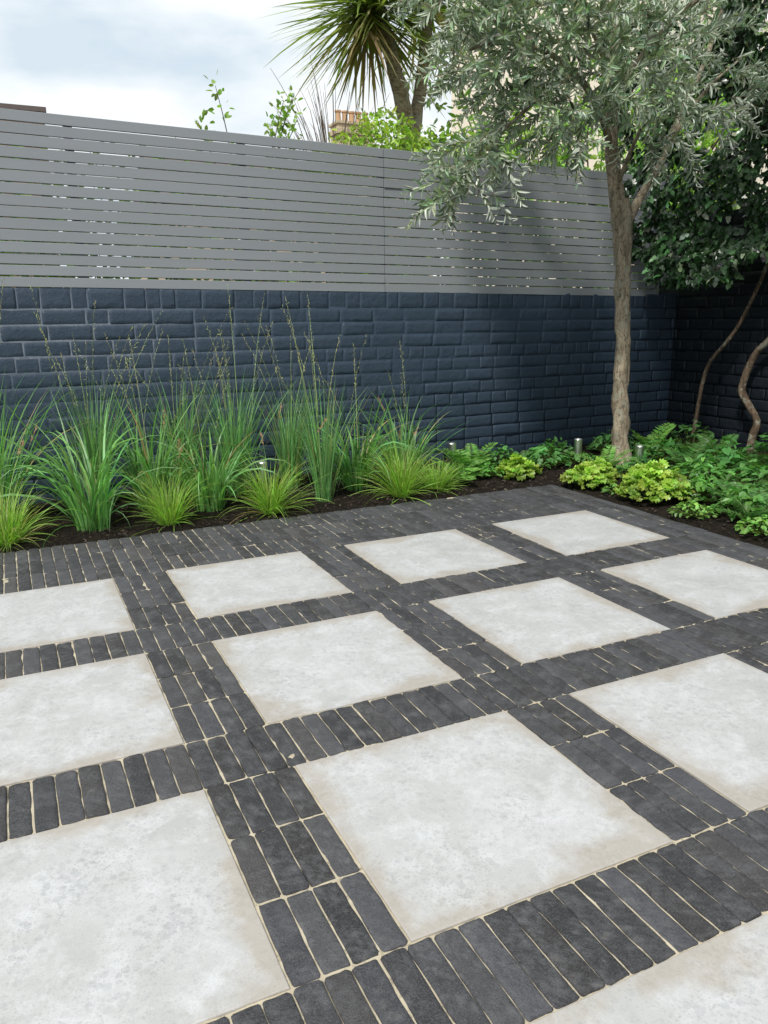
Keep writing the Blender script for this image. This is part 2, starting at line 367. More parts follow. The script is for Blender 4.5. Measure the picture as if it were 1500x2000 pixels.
# ---------------------------------------------------------------- slatted fence
fe=empty('slatted_fence',(-2.2,3.80,0)); fe.rotation_euler=(0,0,.03)
tag(fe,'grey painted horizontal slat fence on top of navy wall','fence')
def slats(x0,x1,z0,pitch,n,gap,sh=-.0125,dy=0):
    Vs=[];Fs=[];off=0;Cs=[]
    for i in range(n):
        a=z0+i*pitch;b=a+pitch-gap*random.uniform(.75,1.25); y0=-.004+random.gauss(0,.0012)+dy
        seg=10; bend=random.gauss(0,.0012); ph=random.uniform(0,6)
        prof=[(y0,a+.0015),(y0,b-.0015),(y0+.0015,b),(y0+.018,b),(y0+.018,a),(y0+.0015,a)]
        for k in range(seg+1):
            x=x0+(x1-x0)*k/seg
            for (yy,zz) in prof: Vs.append([x,yy+bend*math.sin(k*.7+ph),zz+sh*x+bend*.8*math.sin(k*.5+ph)])
        for k in range(seg):
            for j in range(6):
                Fs.append([off+k*6+j,off+(k+1)*6+j,off+(k+1)*6+(j+1)%6,off+k*6+(j+1)%6])
        Fs.append([off+j for j in range(6)][::-1]);Fs.append([off+seg*6+j for j in range(6)])
        c=.272*random.uniform(.96,1.04);Cs.append(np.tile([c*.94,c,c*1.06],((seg+1)*6,1))); off+=(seg+1)*6
    return np.array(Vs),Fs,np.concatenate(Cs)
H0=1.222;edges=[0,4.03,6.50]
for a,b in zip(edges[:-1],edges[1:]):
    V,F,c=slats(a+.0018,b-.0018,H0,.0594,15,.0060); obj('slat_panel',V,F,FENCE,c,parent=fe)
for x in [.3,1.2,2.14,3.1,4.03,5.0,5.8,6.45]:
    V,F=box(x-.022,x+.022,.0165,.06,1.22-.0125*x,2.1-.0125*x); obj('post',V,F,FENCE,np.tile([.2,.2,.2],(8,1)),parent=fe)

# ---------------------------------------------------------------- olive tree
ot=empty('olive_tree',(3.28,3.2,0)); tag(ot,'mature olive tree with silvery crown in planting bed','tree')
O=np.array([3.28,3.2,0])
T=[]
def limb(P,R,n=14,seg=10,wob=.12):
    p,r=spline(P,R,n); T.append(tube(p-O,r,seg,wob)); return p
limb([(3.27,3.2,-.06),(3.28,3.2,.02),(3.285,3.2,.10),(3.26,3.2,.5),(3.24,3.2,.9),(3.21,3.2,1.3),(3.175,3.2,1.62),(3.15,3.2,1.72)],[.105,.082,.060,.051,.050,.051,.060,.05],54,20,.36)
limb([(3.17,3.2,1.55),(3.11,3.19,1.78),(3.03,3.16,2.0),(3.0,3.14,2.2),(2.95,3.1,2.6),(2.98,3.1,3.1)],[.05,.049,.043,.037,.028,.015],20)
limb([(3.18,3.2,1.50),(3.27,3.2,1.66),(3.38,3.2,1.83),(3.49,3.2,1.98),(3.6,3.2,2.23),(3.8,3.2,2.6),(3.9,3.2,2.9)],[.033,.030,.025,.023,.02,.015,.01],20)
limb([(3.03,3.16,1.98),(2.85,3.05,2.15),(2.6,2.95,2.3),(2.3,2.9,2.4),(2.0,2.9,2.4),(1.85,2.9,2.35)],[.026,.022,.018,.014,.011,.007],20,8)
limb([(2.55,2.95,2.32),(2.35,2.9,2.2),(2.1,2.88,2.02),(1.9,2.88,1.86),(1.74,2.88,1.72)],[.012,.010,.008,.006,.004],16,6)
limb([(3.0,3.14,2.25),(2.8,3.0,2.45),(2.5,2.9,2.65),(2.1,2.9,2.8),(1.8,2.95,2.8)],[.020,.017,.013,.010,.006],16,8)
limb([(3.0,3.14,2.3),(3.1,2.8,2.6),(3.3,2.4,2.85)],[.020,.015,.01],10,8)
limb([(3.49,3.2,1.98),(3.55,3.1,2.2),(3.7,3.05,2.4),(4.0,3.1,2.6)],[.016,.014,.011,.006],10,6)
limb([(3.11,3.19,1.78),(3.05,3.0,1.98),(3.0,2.85,2.1)],[.016,.012,.007],8,6)
clumps=[(1.80,2.88,1.74,.11,.12,.06,12),(1.74,2.88,1.65,.05,.08,.04,6),(1.94,2.88,1.90,.15,.16,.09,20),(2.26,2.9,2.08,.24,.28,.13,40),
(1.95,2.9,2.32,.22,.28,.2,42),(1.82,2.9,2.62,.2,.25,.2,34),(2.24,2.8,2.5,.33,.35,.25,76),(2.6,2.9,2.16,.28,.3,.17,42),(2.7,2.9,2.6,.4,.4,.25,64),
(3.1,2.85,2.07,.26,.25,.13,18),(3.25,3.0,2.6,.4,.4,.3,44),(3.68,3.0,2.35,.25,.3,.25,22),(4.0,3.1,2.7,.3,.3,.3,24),(2.6,3.3,2.9,.6,.5,.25,42),(1.95,3.1,2.9,.45,.4,.2,44),(3.5,3.3,3.0,.6,.5,.25,32),(2.35,2.7,1.92,.10,.15,.05,6),(2.9,2.7,2.3,.3,.25,.2,30),
(3.6,2.1,2.85,.5,.42,.3,70),(3.0,2.3,3.2,.5,.5,.2,50)]  # last two clumps: unseen crown, added to shade the wall corner
LP=[];LD=[];LN=[];LL=[];LC=[]
for (cx,cy,cz,rx,ry,rz,ns) in clumps:
    c0=np.array([cx,cy,cz])
    for k in range(ns):
        u=rng.normal(0,1,3);u/=np.linalg.norm(u); rr=rng.uniform(.25,1.)**.6; p0=c0+u*np.array([rx,ry,rz])*rr*.85
        out=nrm(p0-np.array([3.05,3.15,2.15])); d=nrm(u*.8+out*.8+np.array([0,0,-.2])+rng.normal(0,.4,3))
        Ls=rng.uniform(.14,.34); m=8; pts=[p0]; dd=d.copy()
        for q in range(m):
            dd=nrm(dd+np.array([0,0,-.06])+rng.normal(0,.06,3)); pts.append(pts[-1]+dd*Ls/m)
        pts=np.array(pts); 
        T.append(tube(pts-O,np.linspace(.003,.001,m+1),3))
        nl=int(Ls/.0185); ref=nrm(np.cross(dd,rng.normal(0,1,3))); tone=rng.uniform(.65,1.4)
        for q in range(nl):
            f=(q+.5)/nl*m; i=min(int(f),m-1); pp=pts[i]+(pts[i+1]-pts[i])*(f-i); ax=nrm(pts[i+1]-pts[i])
            s1=nrm(np.cross(ax,ref)); s2=np.cross(ax,s1); an=(q%2)*math.pi/2+rng.normal(0,.3)
            for sg in (1,-1):
                if rng.random()<.12: continue
                sd=sg*(math.cos(an)*s1+math.sin(an)*s2); ang=rng.uniform(.5,1.15)
                LP.append(pp);LD.append(ax*math.cos(ang)+sd*math.sin(ang)+np.array([0,0,-.05]));LN.append(ax*math.sin(ang)-sd*math.cos(ang)+rng.normal(0,.4,3)+np.array([0,0,.35]));LL.append(rng.uniform(.048,.088)*(1 if q<nl-3 else .6));LC.append(tone)
LP=np.array(LP);LL=np.array(LL);n=len(LP);LC=np.array(LC)[:,None]
V,F,c=leaves(LEAF,LP-O,np.array(LD),np.array(LN),LL,LL*rng.uniform(.2,.27,n),jit((.27,.34,.235),n,.28)*LC)
obj('crown',V,F,M_OLIVE,c,parent=ot)
V,F=tubes(T); obj('trunk',V,F,BARK,parent=ot,smooth=True)

# ---------------------------------------------------------------- cordyline palm behind the fence
pt=empty('palm_tree',(2.95,5.5,0)); O=np.array([2.95,5.5,0]); tag(pt,'spiky leaved palm tree rising beyond the slat fence','tree')
T=[]
limb([(2.95,5.5,-.05),(2.92,5.5,1.2),(2.85,5.5,2.3),(2.78,5.5,2.7),(2.66,5.5,3.1),(2.50,5.5,3.62)],[.11,.085,.072,.066,.060,.05],28,10,.3)
limb([(2.85,5.5,2.35),(2.97,5.6,2.8),(3.04,5.6,3.3),(3.05,5.6,3.8)],[.06,.055,.05,.04],14,10,.3)
V,F=tubes(T);obj('trunk',V,F,BARKP,parent=pt,smooth=True)
def blades(P0,az,th0,k,L,W,m,col,tw=0.3):
    n=len(P0); s=np.linspace(0,1,m+1); rad=np.column_stack([np.cos(az),np.sin(az),np.zeros(n)]); side=np.column_stack([-np.sin(az),np.cos(az),np.zeros(n)])
    pos=P0.copy(); V=np.zeros((n,m+1,2,3))
    twd=rng.normal(0,tw,n)
    for i in range(m+1):
        th=th0+k*s[i]**1.4
        w=W*np.clip(1.-s[i]**2.2,0.04,1)*(.55+.45*min(1,s[i]*4))
        nn=np.column_stack([rad[:,:2]*(-np.cos(th))[:,None],np.sin(th)])
        sd=side*np.cos(twd*s[i]*3)[:,None]+nn*np.sin(twd*s[i]*3)[:,None]
        V[:,i,0]=pos-sd*(w/2)[:,None]; V[:,i,1]=pos+sd*(w/2)[:,None]
        if i<m:
            d=rad*np.sin(th)[:,None]; d[:,2]=np.cos(th); pos=pos+d*(L/m)[:,None]
    b=(np.arange(n)*(m+1)*2)[:,None,None]; q=np.array([[i*2,i*2+1,i*2+3,i*2+2] for i in range(m)])[None]
    F=(q+b).reshape(-1,4); return V.reshape(-1,3),F,np.repeat(col,(m+1)*2,axis=0),pos
for (hx,hy,hz,n) in ((2.47,5.5,3.66,640),(3.05,5.6,3.9,260)):
    az=rng.uniform(0,2*math.pi,n);th=np.arccos(rng.uniform(-.72,1,n)); P0=np.tile([hx,hy,hz],(n,1))-O+rng.normal(0,.05,(n,3))-np.array([0,0,.12])*th[:,None]
    col=jit((.24,.32,.08),n,.3); old=th>2.15; col[old]=jit((.38,.30,.15),old.sum(),.2)
    V,F,c,_=blades(P0,az,th,rng.uniform(-.05,.4,n),rng.uniform(.6,.98,n),rng.uniform(.02,.036,n),5,col,.1); obj('crown',V,F,M_PALM,c,parent=pt)

# ---------------------------------------------------------------- grasses
def grass(x,y,kind,scale=1.,stems=0,seedc=(.38,.38,.18)):
    O=np.array([x,y,-.005])
    if kind=='tuft':
        n=int(rng.uniform(420,560)); L=rng.uniform(.14,.36,n)*scale; th=np.abs(rng.normal(0,.62,n)); k=rng.uniform(.3,1.5,n);W=rng.uniform(.0026,.0052,n);rb=.05;col=jit((.31,.50,.09),n,.28); lab='low lime green tufted sedge at the patio edge'
    elif kind=='broad':
        n=125; L=rng.uniform(.30,.82,n)*scale; th=np.abs(rng.normal(0,.27,n)); k=rng.uniform(.3,2.4,n)**1.2;W=rng.uniform(.008,.017,n);rb=.08;col=jit((.165,.36,.11),n,.34);lab='tall arching green ornamental grass beside navy wall'
    else:
        n=220; L=rng.uniform(.32,.74,n)*scale; th=np.abs(rng.normal(0,.14,n)); k=rng.uniform(.0,.8,n);W=rng.uniform(.0034,.007,n);rb=.05;col=jit((.18,.37,.13),n,.3);lab='upright fine bladed ornamental grass beside navy wall'
    lean=rng.uniform(0,6.28)
    az=rng.uniform(0,2*math.pi,n); r=rb*np.sqrt(rng.uniform(0,1,n)); a2=az+rng.normal(0,.6,n)+.35*np.sin(lean-az)
    P0=np.column_stack([r*np.cos(az),r*np.sin(az),np.zeros(n)]); dry=rng.random(n)<.05; col[dry]=jit((.45,.38,.18),dry.sum(),.15)
    V,F,c,_=blades(P0,a2,th,k,L,W,7,col)
    o=obj('ornamental_grass',V,F,M_GRASS,c,loc=O); tag(o,lab,'grass','ornamental grasses along the wall bed')
    if stems:
        n=stems; az=rng.uniform(0,2*math.pi,n);L=rng.uniform(.78,1.2,n)*scale;th=np.abs(rng.normal(.05,.15,n));k=rng.uniform(.05,.6,n)
        if kind=='tuft': L=rng.uniform(.35,.6,n)
        P0=np.column_stack([rng.normal(0,.03,(n,2)),np.zeros(n)])
        V,F,c,_=blades(P0,az,th,k,L,np.full(n,.0034),12,jit((.32,.42,.16),n,.15),.0)
        C0=V.reshape(n,13,2,3).mean(2); bp=[];bd=[]
        for i in range(n):
            lo=8. if rng.random()<.8 else 6.3
            if kind=='tuft': lo=10.3
            for q in np.linspace(lo,12,34):
                j=min(int(q),11);pp=C0[i,j]+(C0[i,j+1]-C0[i,j])*(q-j);ax=nrm(C0[i,j+1]-C0[i,j]);bp.append(pp);bd.append(ax+rng.normal(0,.4,3))
        bp=np.array(bp);bd=np.array(bd);m=len(bp)
        V2,F2,c2=leaves(LEAF,bp,bd,rng.normal(0,1,(m,3)),rng.uniform(.008,.021,m),rng.uniform(.0024,.004,m),jit(seedc,m,.25))
        Vm,Fm,cm=merge((V,F,c),(V2,F2,c2)); obj('flower_stem',Vm,Fm,M_SEED,cm,parent=o)
for (x,y,s) in [(-.60,3.03,.95),(.16,3.04,1.),(.70,3.02,1.12),(1.50,3.04,1.15),(-.98,3.1,1.),(1.76,3.08,.65)]: grass(x,y,'tuft',s,3 if s>=.9 else 0,(.46,.31,.17))
for (x,y,s,st) in [(-.20,3.12,1.,3),(-.64,3.45,1.1,7),(-1.05,3.3,1.,4),(.14,3.42,.95,7),(.42,3.24,.8,3),(1.34,3.34,.85,5),(1.70,3.40,.85,3)]: grass(x,y,'broad',s,st)
for (x,y,s,st) in [(1.06,3.15,1.02,7),(.64,3.5,1.1,9),(-.12,3.58,1.05,8),(1.0,3.55,.95,6),(.36,3.62,1.05,6)]: grass(x,y,'fine',s,st)

# ---------------------------------------------------------------- ferns, heucheras, leafy plants
def fern(x,y,s=1.,n=14,col=(.07,.16,.04),lab='green fern with arching fronds in shaded bed'):
    P=[];D=[];N=[];L=[];st=[]
    for i in range(n):
        az=2*math.pi*i/n+rng.normal(0,.25); th=rng.uniform(.35,1.15); Lf=rng.uniform(.16,.30)*s; m=18; pos=np.array([0,0,0.]); pts=[pos]
        for q in range(m):
            t=th+ .9*(q/m)**1.3; d=np.array([math.cos(az)*math.sin(t),math.sin(az)*math.sin(t),math.cos(t)]); pos=pos+d*Lf/m; pts.append(pos)
            sd=np.array([-math.sin(az),math.cos(az),0])
            if q>2:
                w=Lf*.25*math.sin(math.pi*min(1,(q-1)/m*.92+.08))**.8
                for sg in (1,-1):
                    P.append(pos);D.append(sd*sg+d*.35+rng.normal(0,.06,3));N.append(nrm(np.cross(sd*sg,d))*(-sg)*-1+rng.normal(0,.12,3));L.append(w)
        st.append(tube(np.array(pts),np.linspace(.0022,.0008,m+1),3))
    P=np.array(P);L=np.array(L);k=len(P); V,F,c=leaves(LEAF,P,np.array(D),np.array(N),L,np.full(k,.0125*s),jit(col,k,.18))
    sv,sf=tubes(st); Vm,Fm,cm=merge((V,F,c),(sv,np.array(sf),np.tile([.14,.2,.05],(len(sv),1))))
    o=obj('fern',Vm,Fm,M_FERN,cm,loc=(x,y,-.005)); tag(o,lab,'fern','ferns in the planting bed')
def leafy(name,x,y,r,h,n,T,ls,col,lab,cat,grp,wr=1.,up=.8):
    az=rng.uniform(0,2*math.pi,n);rr=np.sqrt(rng.uniform(0,1,n)); hh=h*(1-rr**2*.75)*rng.uniform(.55,1.05,n)
    P=np.column_stack([r*rr*np.cos(az),r*rr*np.sin(az),hh]); out=np.column_stack([np.cos(az),np.sin(az),np.zeros(n)])
    D=out+rng.normal(0,.45,(n,3)); D[:,2]-=.15; N=out*.55*rr[:,None]+rng.normal(0,.28,(n,3)); N[:,2]+=up
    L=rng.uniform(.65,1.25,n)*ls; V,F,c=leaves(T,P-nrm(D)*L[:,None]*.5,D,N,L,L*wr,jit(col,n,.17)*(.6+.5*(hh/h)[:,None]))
    m=n//2; sp=[tube(np.array([[P[i,0]*.15,P[i,1]*.15,0],[P[i,0]*.7,P[i,1]*.7,P[i,2]*.6],P[i]]),[.0022,.0018,.0012],3) for i in range(m)]
    sv,sf=tubes(sp); Fm=F.tolist()+(np.array(sf)+len(V)).tolist(); cm=np.concatenate([c,np.tile([.14,.2,.05],(len(sv),1))])
    o=obj(name,np.concatenate([V,sv]),Fm,M_BROAD,cm,loc=(x,y,0)); tag(o,lab,cat,grp)
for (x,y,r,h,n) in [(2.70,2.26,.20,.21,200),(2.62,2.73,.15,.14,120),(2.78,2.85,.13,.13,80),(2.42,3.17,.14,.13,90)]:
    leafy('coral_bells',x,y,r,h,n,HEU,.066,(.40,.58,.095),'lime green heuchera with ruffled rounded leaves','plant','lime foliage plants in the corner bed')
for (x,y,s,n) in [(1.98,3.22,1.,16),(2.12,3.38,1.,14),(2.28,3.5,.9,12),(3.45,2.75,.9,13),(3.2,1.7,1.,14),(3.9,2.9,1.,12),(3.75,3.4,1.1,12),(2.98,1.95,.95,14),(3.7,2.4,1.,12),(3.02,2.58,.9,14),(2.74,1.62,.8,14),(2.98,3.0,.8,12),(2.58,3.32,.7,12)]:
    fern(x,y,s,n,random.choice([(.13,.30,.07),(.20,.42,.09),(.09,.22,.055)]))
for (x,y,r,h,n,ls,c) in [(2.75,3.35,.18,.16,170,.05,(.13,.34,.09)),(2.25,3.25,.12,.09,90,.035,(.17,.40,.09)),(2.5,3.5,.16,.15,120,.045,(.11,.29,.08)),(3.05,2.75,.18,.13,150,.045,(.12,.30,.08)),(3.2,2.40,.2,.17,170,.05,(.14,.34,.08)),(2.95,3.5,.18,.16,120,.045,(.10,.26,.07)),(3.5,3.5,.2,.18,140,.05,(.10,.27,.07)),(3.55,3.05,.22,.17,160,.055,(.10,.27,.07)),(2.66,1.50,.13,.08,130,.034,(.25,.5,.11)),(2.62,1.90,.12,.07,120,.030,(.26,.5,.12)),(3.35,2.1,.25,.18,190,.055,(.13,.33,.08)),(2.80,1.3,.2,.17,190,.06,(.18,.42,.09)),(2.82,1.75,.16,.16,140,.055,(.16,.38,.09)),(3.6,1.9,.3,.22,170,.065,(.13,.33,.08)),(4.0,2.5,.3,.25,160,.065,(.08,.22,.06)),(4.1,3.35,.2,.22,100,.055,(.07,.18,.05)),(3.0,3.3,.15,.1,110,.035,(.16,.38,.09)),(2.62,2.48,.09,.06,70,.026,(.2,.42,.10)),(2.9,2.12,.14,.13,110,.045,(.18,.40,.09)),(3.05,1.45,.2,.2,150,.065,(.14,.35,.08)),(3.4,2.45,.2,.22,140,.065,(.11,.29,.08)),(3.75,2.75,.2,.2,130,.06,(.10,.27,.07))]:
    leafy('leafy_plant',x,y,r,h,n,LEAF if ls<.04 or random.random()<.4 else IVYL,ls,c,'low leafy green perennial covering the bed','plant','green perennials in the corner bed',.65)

# ---------------------------------------------------------------- garden lights
def lathe(prof,seg=20):
    V=[];F=[]
    for r,z in prof:
        for j in range(seg): V.append([r*math.cos(2*math.pi*j/seg),r*math.sin(2*math.pi*j/seg),z])
    for i in range(len(prof)-1):
        for j in range(seg): F.append([i*seg+j,i*seg+(j+1)%seg,(i+1)*seg+(j+1)%seg,(i+1)*seg+j])
    F.append([(len(prof)-1)*seg+j for j in range(seg)]); return V,F
lb=None
for (x,y,h) in [(2.98,3.28,.19),(3.14,2.86,.19),(.76,3.34,.22),(2.14,3.55,.19)]:
    e=empty('garden_light',(x,y,h-.12)); tag(e,'small brushed steel spike light standing among plants','garden light','steel spike lights in the bed')
    if lb is None:
        V,F=lathe([(.0255,0),(.0265,.002),(.0265,.098),(.0285,.1),(.0285,.112),(.0265,.115),(.022,.115),(.021,.106)]); b=obj('lamp_body',V,F,STEEL,parent=e,smooth=False)
        V,F=lathe([(.003,-.26),(.008,-.2),(.009,0.)],8); s_=obj('stake',V,F,BLACKP,parent=e); lb=(b,s_)
    else:
        for q in lb:
            k=q.copy();COL.objects.link(k);k.parent=e

# ---------------------------------------------------------------- climber on side wall
cp=empty('climbing_plant',(4.3,3.4,0)); O=np.array([4.3,3.4,0]); tag(cp,'dark evergreen climber with twisted stems covering side wall','climbing plant')
T=[];limb([(4.22,3.45,-.03),(4.24,3.45,.2),(4.3,3.44,.6),(4.33,3.3,.80),(4.34,3.2,.95),(4.34,3.03,1.32),(4.36,2.95,1.8),(4.4,3.0,2.3)],[.018,.015,.014,.014,.013,.013,.012,.01],26,8,.3); V,F=tubes(T);obj('stem',V,F,BARKD,parent=cp,smooth=True)
T=[];limb([(4.39,3.06,-.03),(4.40,3.05,.12),(4.41,3.04,.25),(4.38,3.16,.42),(4.38,3.16,.52),(4.40,3.1,.72),(4.40,2.95,.88),(4.42,2.85,1.3),(4.42,2.9,1.9)],[.034,.028,.026,.028,.026,.025,.023,.022,.018],30,9,.35); V,F=tubes(T);obj('stem',V,F,BARKD,parent=cp,smooth=True)
n=16000; u=rng.uniform(0,1,(n,3)); y=1.2+u[:,0]*2.85; z=1.22+u[:,1]**1.1*1.88
bul=.26+.30*np.array([mnoise.noise(Vector((a*2.4,b*2.8,5))) for a,b in zip(y,z)]); dens=np.array([mnoise.noise(Vector((a*4.5,b*4.5,1))) for a,b in zip(y,z)])
x=4.52-bul*(.35+.65*np.sqrt(u[:,2]))-.12; kp=(dens>-.30)&(z>1.28+.13*np.sin(y*5)+.05*(y>3.6)+.3*dens); x,y,z=x[kp],y[kp],z[kp];n=len(x)
x-=np.clip(y-3.4,0,1)*.55
P=np.column_stack([x,y,z])-O; D=np.column_stack([rng.normal(-.3,.5,n),rng.normal(0,.6,n),rng.normal(-.8,.4,n)]);N=np.column_stack([rng.normal(-.8,.4,n),rng.normal(-.2,.5,n),rng.normal(.45,.35,n)])
col=jit((.032,.075,.026),n,.4); hi=rng.random(n)<.14; col[hi]*=3.2; vg=rng.random(n)<.04; col[vg]=jit((.38,.45,.30),vg.sum(),.2)
L=rng.uniform(.038,.08,n);V,F,c=leaves(IVYL,P,D,N,L,L*.75,np.clip(col,0,.8)); obj('foliage',V,F,M_IVY,c,parent=cp)

# ---------------------------------------------------------------- background shrubs and trees beyond the fence
def cloud(name,blobs,n,ls,col,lab,cat,base,mat=M_BROAD,stem=True,hole=-.15,ns=3.,wr=.5,bark=BARKD,T0=LEAF):
    e=empty(name,base);O=np.array(base);tag(e,lab,cat); P=[];W=[b[6] if len(b)>6 else b[3]*b[4]*b[5] for b in blobs]; W=np.array(W)/sum(W)
    for b,w in zip(blobs,W):
        k=int(n*w);u=nrm(rng.normal(0,1,(k,3)))*(rng.uniform(0,1,(k,1))**.35);P.append(np.array(b[:3])+u*np.array(b[3:6]))
    P=np.concatenate(P);dn=np.array([mnoise.noise(Vector(p*ns)) for p in P]);P=P[dn>hole];k=len(P)
    L=rng.uniform(.6,1.3,k)*ls; V,F,c=leaves(T0,P-O,rng.normal(0,1,(k,3))+np.array([0,0,-.3]),rng.normal(0,.7,(k,3))+np.array([0,-.2,.6]),L,L*wr,jit(col,k,.28)); obj('crown',V,F,mat,c,parent=e)
    T=[]
    for b in blobs:
        for q in range(3):
            tgt=np.array(b[:3])+rng.normal(0,.3,3)*np.array(b[3:6]); p,r=spline([O+rng.normal(0,.04,3)*[1,1,0],(O+tgt)/2+rng.normal(0,.08,3),tgt],[.02+.004*ls*100,.014,.004],8); T.append(tube(p-O,r,5,.1))
    V,F=tubes(T);obj('trunk',V,F,bark,parent=e)
cloud('hedge',[(x,4.85+.1*math.sin(x*3),1.12,.55,.38,1.08) for x in np.arange(-3.4,6,.4)],20000,.08,(.15,.24,.06),'mixed green hedge close beyond the slat fence','hedge',(1.5,4.8,-.08),hole=-.9,wr=.65)
def rose(x,y,h,n,lab):
    e=empty('climbing_rose',(x,y,-.08)); tag(e,lab,'shrub'); T=[];P=[];D=[]
    for i in range(n):
        a=rng.uniform(0,6.28);hh=h*rng.uniform(.88,1.03);p,r=spline([(0,0,0),(.06*math.cos(a),.06*math.sin(a),hh*.5),(.22*math.cos(a),.14*math.sin(a),hh*.85),(.36*math.cos(a),.2*math.sin(a),hh)],[.01,.008,.004,.0015],20); T.append(tube(p,r,4))
        for q in range(10,20):
            for m in range(4): 
                dd=nrm(rng.normal(0,1,3)); P.append(p[q]+dd*rng.uniform(0,.07));D.append(dd)
    P=np.array(P);k=len(P);L=rng.uniform(.03,.055,k);V,F,c=leaves(LEAF,P,np.array(D),rng.normal(0,.5,(k,3))+np.array([0,0,.8]),L,L*.6,jit((.24,.38,.08),k,.2)); obj('crown',V,F,M_BROAD,c,parent=e)
    V,F=tubes(T);obj('stem',V,F,BARKD,parent=e)
rose(1.10,4.5,2.47,8,'pale green leafy shoots poking above the grey fence'); rose(1.62,4.5,2.36,9,'pale green leafy shoots poking above the grey fence')
cloud('garden_shrub',[(2.45,5.2,2.32,.38,.3,.3),(2.05,5.2,2.18,.3,.3,.24),(2.8,5.1,2.2,.3,.3,.3)],3800,.05,(.36,.50,.09),'yellow green shrub showing above the grey fence','shrub',(2.4,5.2,-.08),hole=-.1)
cloud('garden_tree',[(3.3,5.4,2.2,.5,.4,.5),(4.0,5.4,2.35,.6,.4,.6),(4.9,5.3,2.5,.6,.4,.6),(5.6,5.0,2.7,.7,.5,.6),(5.1,4.7,2.2,.4,.35,.5)],9000,.075,(.28,.46,.08),'bright broadleaf garden tree growing beyond the fence corner','tree',(4.6,5.2,-.08),hole=-.15)
cloud('garden_tree',[(5.6,6.6,3.6,.9,.6,.7),(4.2,6.8,3.5,.9,.6,.6),(6.8,5.8,3.9,.9,.6,.8),(6.2,5.0,3.2,.5,.5,.6),(5.4,3.7,3.2,.45,.5,.45)],4200,.085,(.17,.28,.08),'looser leafy tree in front of cream house','tree',(5.4,6.2,-.08),hole=0.)
e=empty('bare_tree',(5.6,14,-.08));tag(e,'fine twigged bare tree beyond the fence','tree');T=[]
for i in range(110):
    a=rng.uniform(0,6.28);h=rng.uniform(3.4,5.4);r0=rng.uniform(.3,1.3);p,r=spline([(0,0,rng.uniform(.5,2)),(r0*.5*math.cos(a),r0*.5*math.sin(a),h*.8),(r0*math.cos(a),r0*math.sin(a),h+rng.uniform(-.3,.3))],[.02,.008,.003],7);T.append(tube(p,r,4,.1))
T.append(tube(np.array([[0,0,0],[0,0,1],[0,0,2.4]]),[.1,.08,.05],8)); V,F=tubes(T);obj('trunk',V,F,BARKD,parent=e)

# ---------------------------------------------------------------- buildings
BUFF=m_brickwall('buff_brick',C(.46,.34,.20),C(.56,.44,.28),C(.50,.45,.35)); REDB=m_brickwall('brown_brick',C(.16,.10,.075),C(.22,.14,.10),C(.22,.2,.17))
CREAM=m_plain('cream_render',C(.82,.74,.60),.8,0,3,.12)
TILE=m_plain('roof_tile',C(.14,.11,.10),.8,0,6,.5);GLASS=m_plain('window_glass',C(.05,.06,.07),.08);WHITE=m_plain('white_paint',C(.72,.71,.68),.5);POT=m_plain('terracotta_pot',C(.50,.32,.18),.8)
def house(name,x0,x1,y0,y1,h,mat,lab,roof=True,chim=None,wins=(),flat=False):
    cx,cy=(x0+x1)/2,(y0+y1)/2; e=empty(name,(cx,cy,-.08));tag(e,lab,'house'); O=np.array([cx,cy,-.08])
    V,F=box(x0,x1,y0,y1,-.08,h);obj('wall',V-O,F,mat,parent=e)
    if flat:
        V,F=box(x0-.06,x1+.06,y0-.06,y1+.06,h+.002,h+.12);obj('roof',V-O,F,TILE,parent=e); 
    else:
        rh=(y1-y0)*.3; V=np.array([[x0-.2,y0-.3,h-.05],[x1+.2,y0-.3,h-.05],[x1+.2,cy,h+rh],[x0-.2,cy,h+rh],[x0-.2,y1+.3,h-.05],[x1+.2,y1+.3,h-.05]]);F=[[0,1,2,3],[3,2,5,4],[0,3,4],[1,5,2]];obj('roof',V-O,F,TILE,parent=e)
    if chim:
        a,b,c,d,z0,z1=chim; V,F=box(a,b,c,d,z0,z1); V2,F2=box(a-.06,b+.06,c-.06,d+.06,z1-.3,z1-.14);V3,F3=box(a-.05,b+.05,c-.05,d+.05,z1+.002,z1+.08)
        V,F=tubes([(V,F),(V2,F2),(V3,F3)]); ch=obj('chimney',V-O,F,mat,parent=e)
        for i in range(5):
            px=a+.14+(b-a-.28)*i/4; V,F=lathe([(.11,0),(.10,.05),(.085,.3),(.11,.33),(.11,.38),(.08,.38)],12); obj('chimney_pot',np.array(V)+np.array([px,(c+d)/2,z1+.08])-O,F,POT,parent=ch)
    for (wx,wz,ww,wh) in wins:
        w=empty('window',tuple(np.array([wx,y0,wz])-O)); w.parent=e
        V,F=box(-ww/2,ww/2,-.02,.03,-wh/2,wh/2);obj('pane',V,F,GLASS,parent=w)
        fr=[box(-ww/2-.06,-ww/2,-.05,.03,-wh/2-.06,wh/2+.06),box(ww/2,ww/2+.06,-.05,.03,-wh/2-.06,wh/2+.06),box(-ww/2,ww/2,-.05,.03,wh/2,wh/2+.06),box(-ww/2,ww/2,-.05,.03,-wh/2-.06,-wh/2),box(-ww/2,ww/2,-.045,-.021,-.025,.025),box(-.02,.02,-.04,-.021,-wh/2,-.026)]
        V,F=tubes(fr);obj('frame',V,F,WHITE,parent=w)
house('brick_house',-7,1.12,22.7,30,6.15,REDB,'brown brick house with flat parapet roofline',flat=True,wins=[(-2,4.2,1.1,1.6),(-5,4.2,1.1,1.6)])
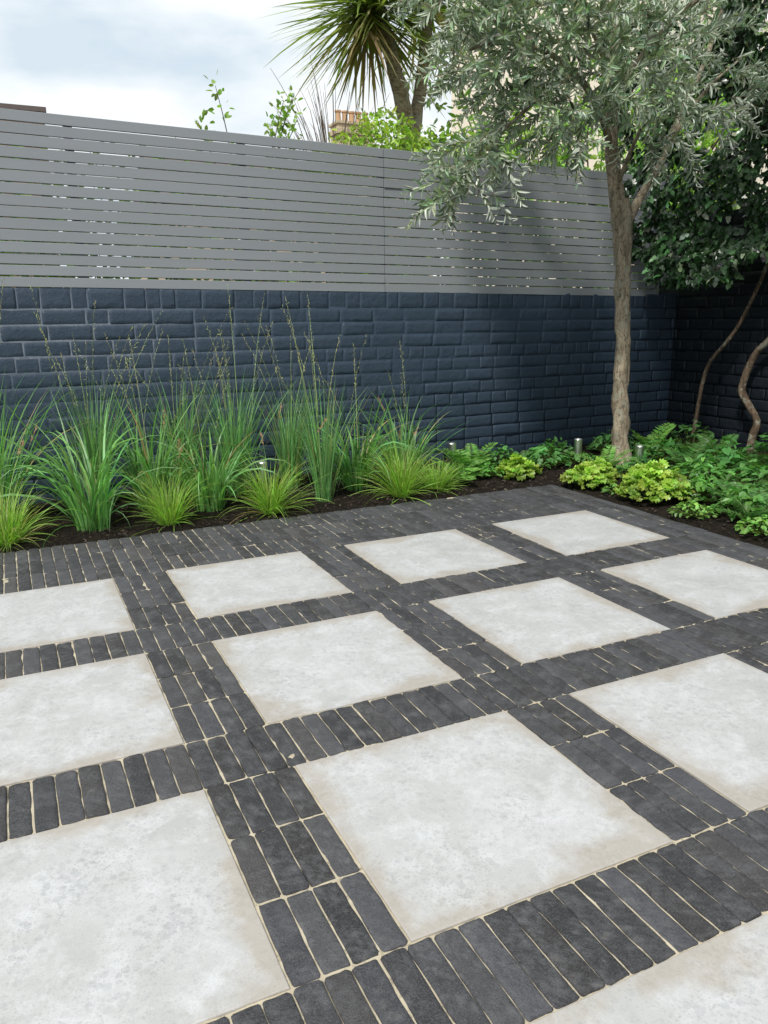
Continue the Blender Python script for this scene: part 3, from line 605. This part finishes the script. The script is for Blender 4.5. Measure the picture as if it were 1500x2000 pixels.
house('brick_house',4.5,13.5,24.5,31,4.4,BUFF,'buff brick house with tall chimney and clay pots',chim=(10.15,11.4,24.8,25.5,3.5,7.05),wins=[(7,2.5,1.1,1.6),(11,2.5,1.1,1.6)])
house('rendered_house',11.6,24,12,20,9.5,CREAM,'tall cream rendered house beyond the garden trees',wins=[(13.6,6.1,1.1,1.7),(16.4,6.1,1.1,1.7),(19.2,6.1,1.1,1.7),(13.6,2.6,1.1,1.7),(16.4,2.6,1.1,1.7)])

# ---------------------------------------------------------------- world, sun, camera
SE,SA=math.radians(50),math.radians(232)   # sun elevation, compass azimuth (from +Y clockwise)
wd=bpy.data.worlds.new('World');scene.world=wd;wd.use_nodes=True;t=wd.node_tree;t.nodes.clear()
def wn(ty): return t.nodes.new(ty)
sky=wn('ShaderNodeTexSky');sky.sky_type='NISHITA';sky.sun_disc=False;sky.sun_elevation=SE;sky.sun_rotation=SA
b1=wn('ShaderNodeBackground');b1.inputs[1].default_value=.15;t.links.new(sky.outputs[0],b1.inputs[0])
tc=wn('ShaderNodeTexCoord');mp=wn('ShaderNodeMapping');mp.inputs['Scale'].default_value=(1,1,2.6);mp.inputs['Location'].default_value=(.35,.1,.2);t.links.new(tc.outputs['Generated'],mp.inputs[0])
nz=wn('ShaderNodeTexNoise');nz.inputs['Scale'].default_value=2.6;nz.inputs['Detail'].default_value=8;nz.inputs['Roughness'].default_value=.55;t.links.new(mp.outputs[0],nz.inputs['Vector'])
rp=wn('ShaderNodeValToRGB');rp.color_ramp.elements[0].position=.38;rp.color_ramp.elements[0].color=(.78,.78,.78,1);rp.color_ramp.elements[1].position=.5;t.links.new(nz.outputs[0],rp.inputs[0])
n2=wn('ShaderNodeTexNoise');n2.inputs['Scale'].default_value=4.2;n2.inputs['Detail'].default_value=9;t.links.new(mp.outputs[0],n2.inputs['Vector'])
r2=wn('ShaderNodeValToRGB');r2.color_ramp.elements[0].position=.34;r2.color_ramp.elements[0].color=(.62,.72,.80,1);r2.color_ramp.elements[1].position=.56;r2.color_ramp.elements[1].color=(.92,.95,.97,1);t.links.new(n2.outputs[0],r2.inputs[0])
b2=wn('ShaderNodeBackground');b2.inputs[1].default_value=1.13;t.links.new(r2.outputs[0],b2.inputs[0])
ms=wn('ShaderNodeMixShader');t.links.new(rp.outputs[0],ms.inputs[0]);t.links.new(b1.outputs[0],ms.inputs[1]);t.links.new(b2.outputs[0],ms.inputs[2])
ow=wn('ShaderNodeOutputWorld');t.links.new(ms.outputs[0],ow.inputs[0])
sd=bpy.data.lights.new('sun','SUN');sd.energy=3.9;sd.angle=math.radians(6);sd.color=(1,.965,.91);so=bpy.data.objects.new('sun',sd);COL.objects.link(so)
dirv=Vector((math.sin(SA)*math.cos(SE),math.cos(SA)*math.cos(SE),math.sin(SE)));so.rotation_euler=dirv.to_track_quat('Z','Y').to_euler()

a,b,c=.43920,.24693,-.01287
f=Vector((math.sin(a)*math.cos(b),math.cos(a)*math.cos(b),-math.sin(b)));r=Vector((math.cos(a),-math.sin(a),0));u=r.cross(f)
r2_=r*math.cos(c)+u*math.sin(c);u2_=-r*math.sin(c)+u*math.cos(c)
cd=bpy.data.cameras.new('camera');co=bpy.data.objects.new('camera',cd);COL.objects.link(co)
M=Matrix((( r2_.x,u2_.x,-f.x,-.50757),(r2_.y,u2_.y,-f.y,-.99497),(r2_.z,u2_.z,-f.z,1.03429),(0,0,0,1)));co.matrix_world=M
cd.sensor_fit='VERTICAL';cd.sensor_height=32;cd.sensor_width=24;cd.lens=1537.7/2000*32;cd.clip_start=.05;cd.clip_end=800
scene.camera=co
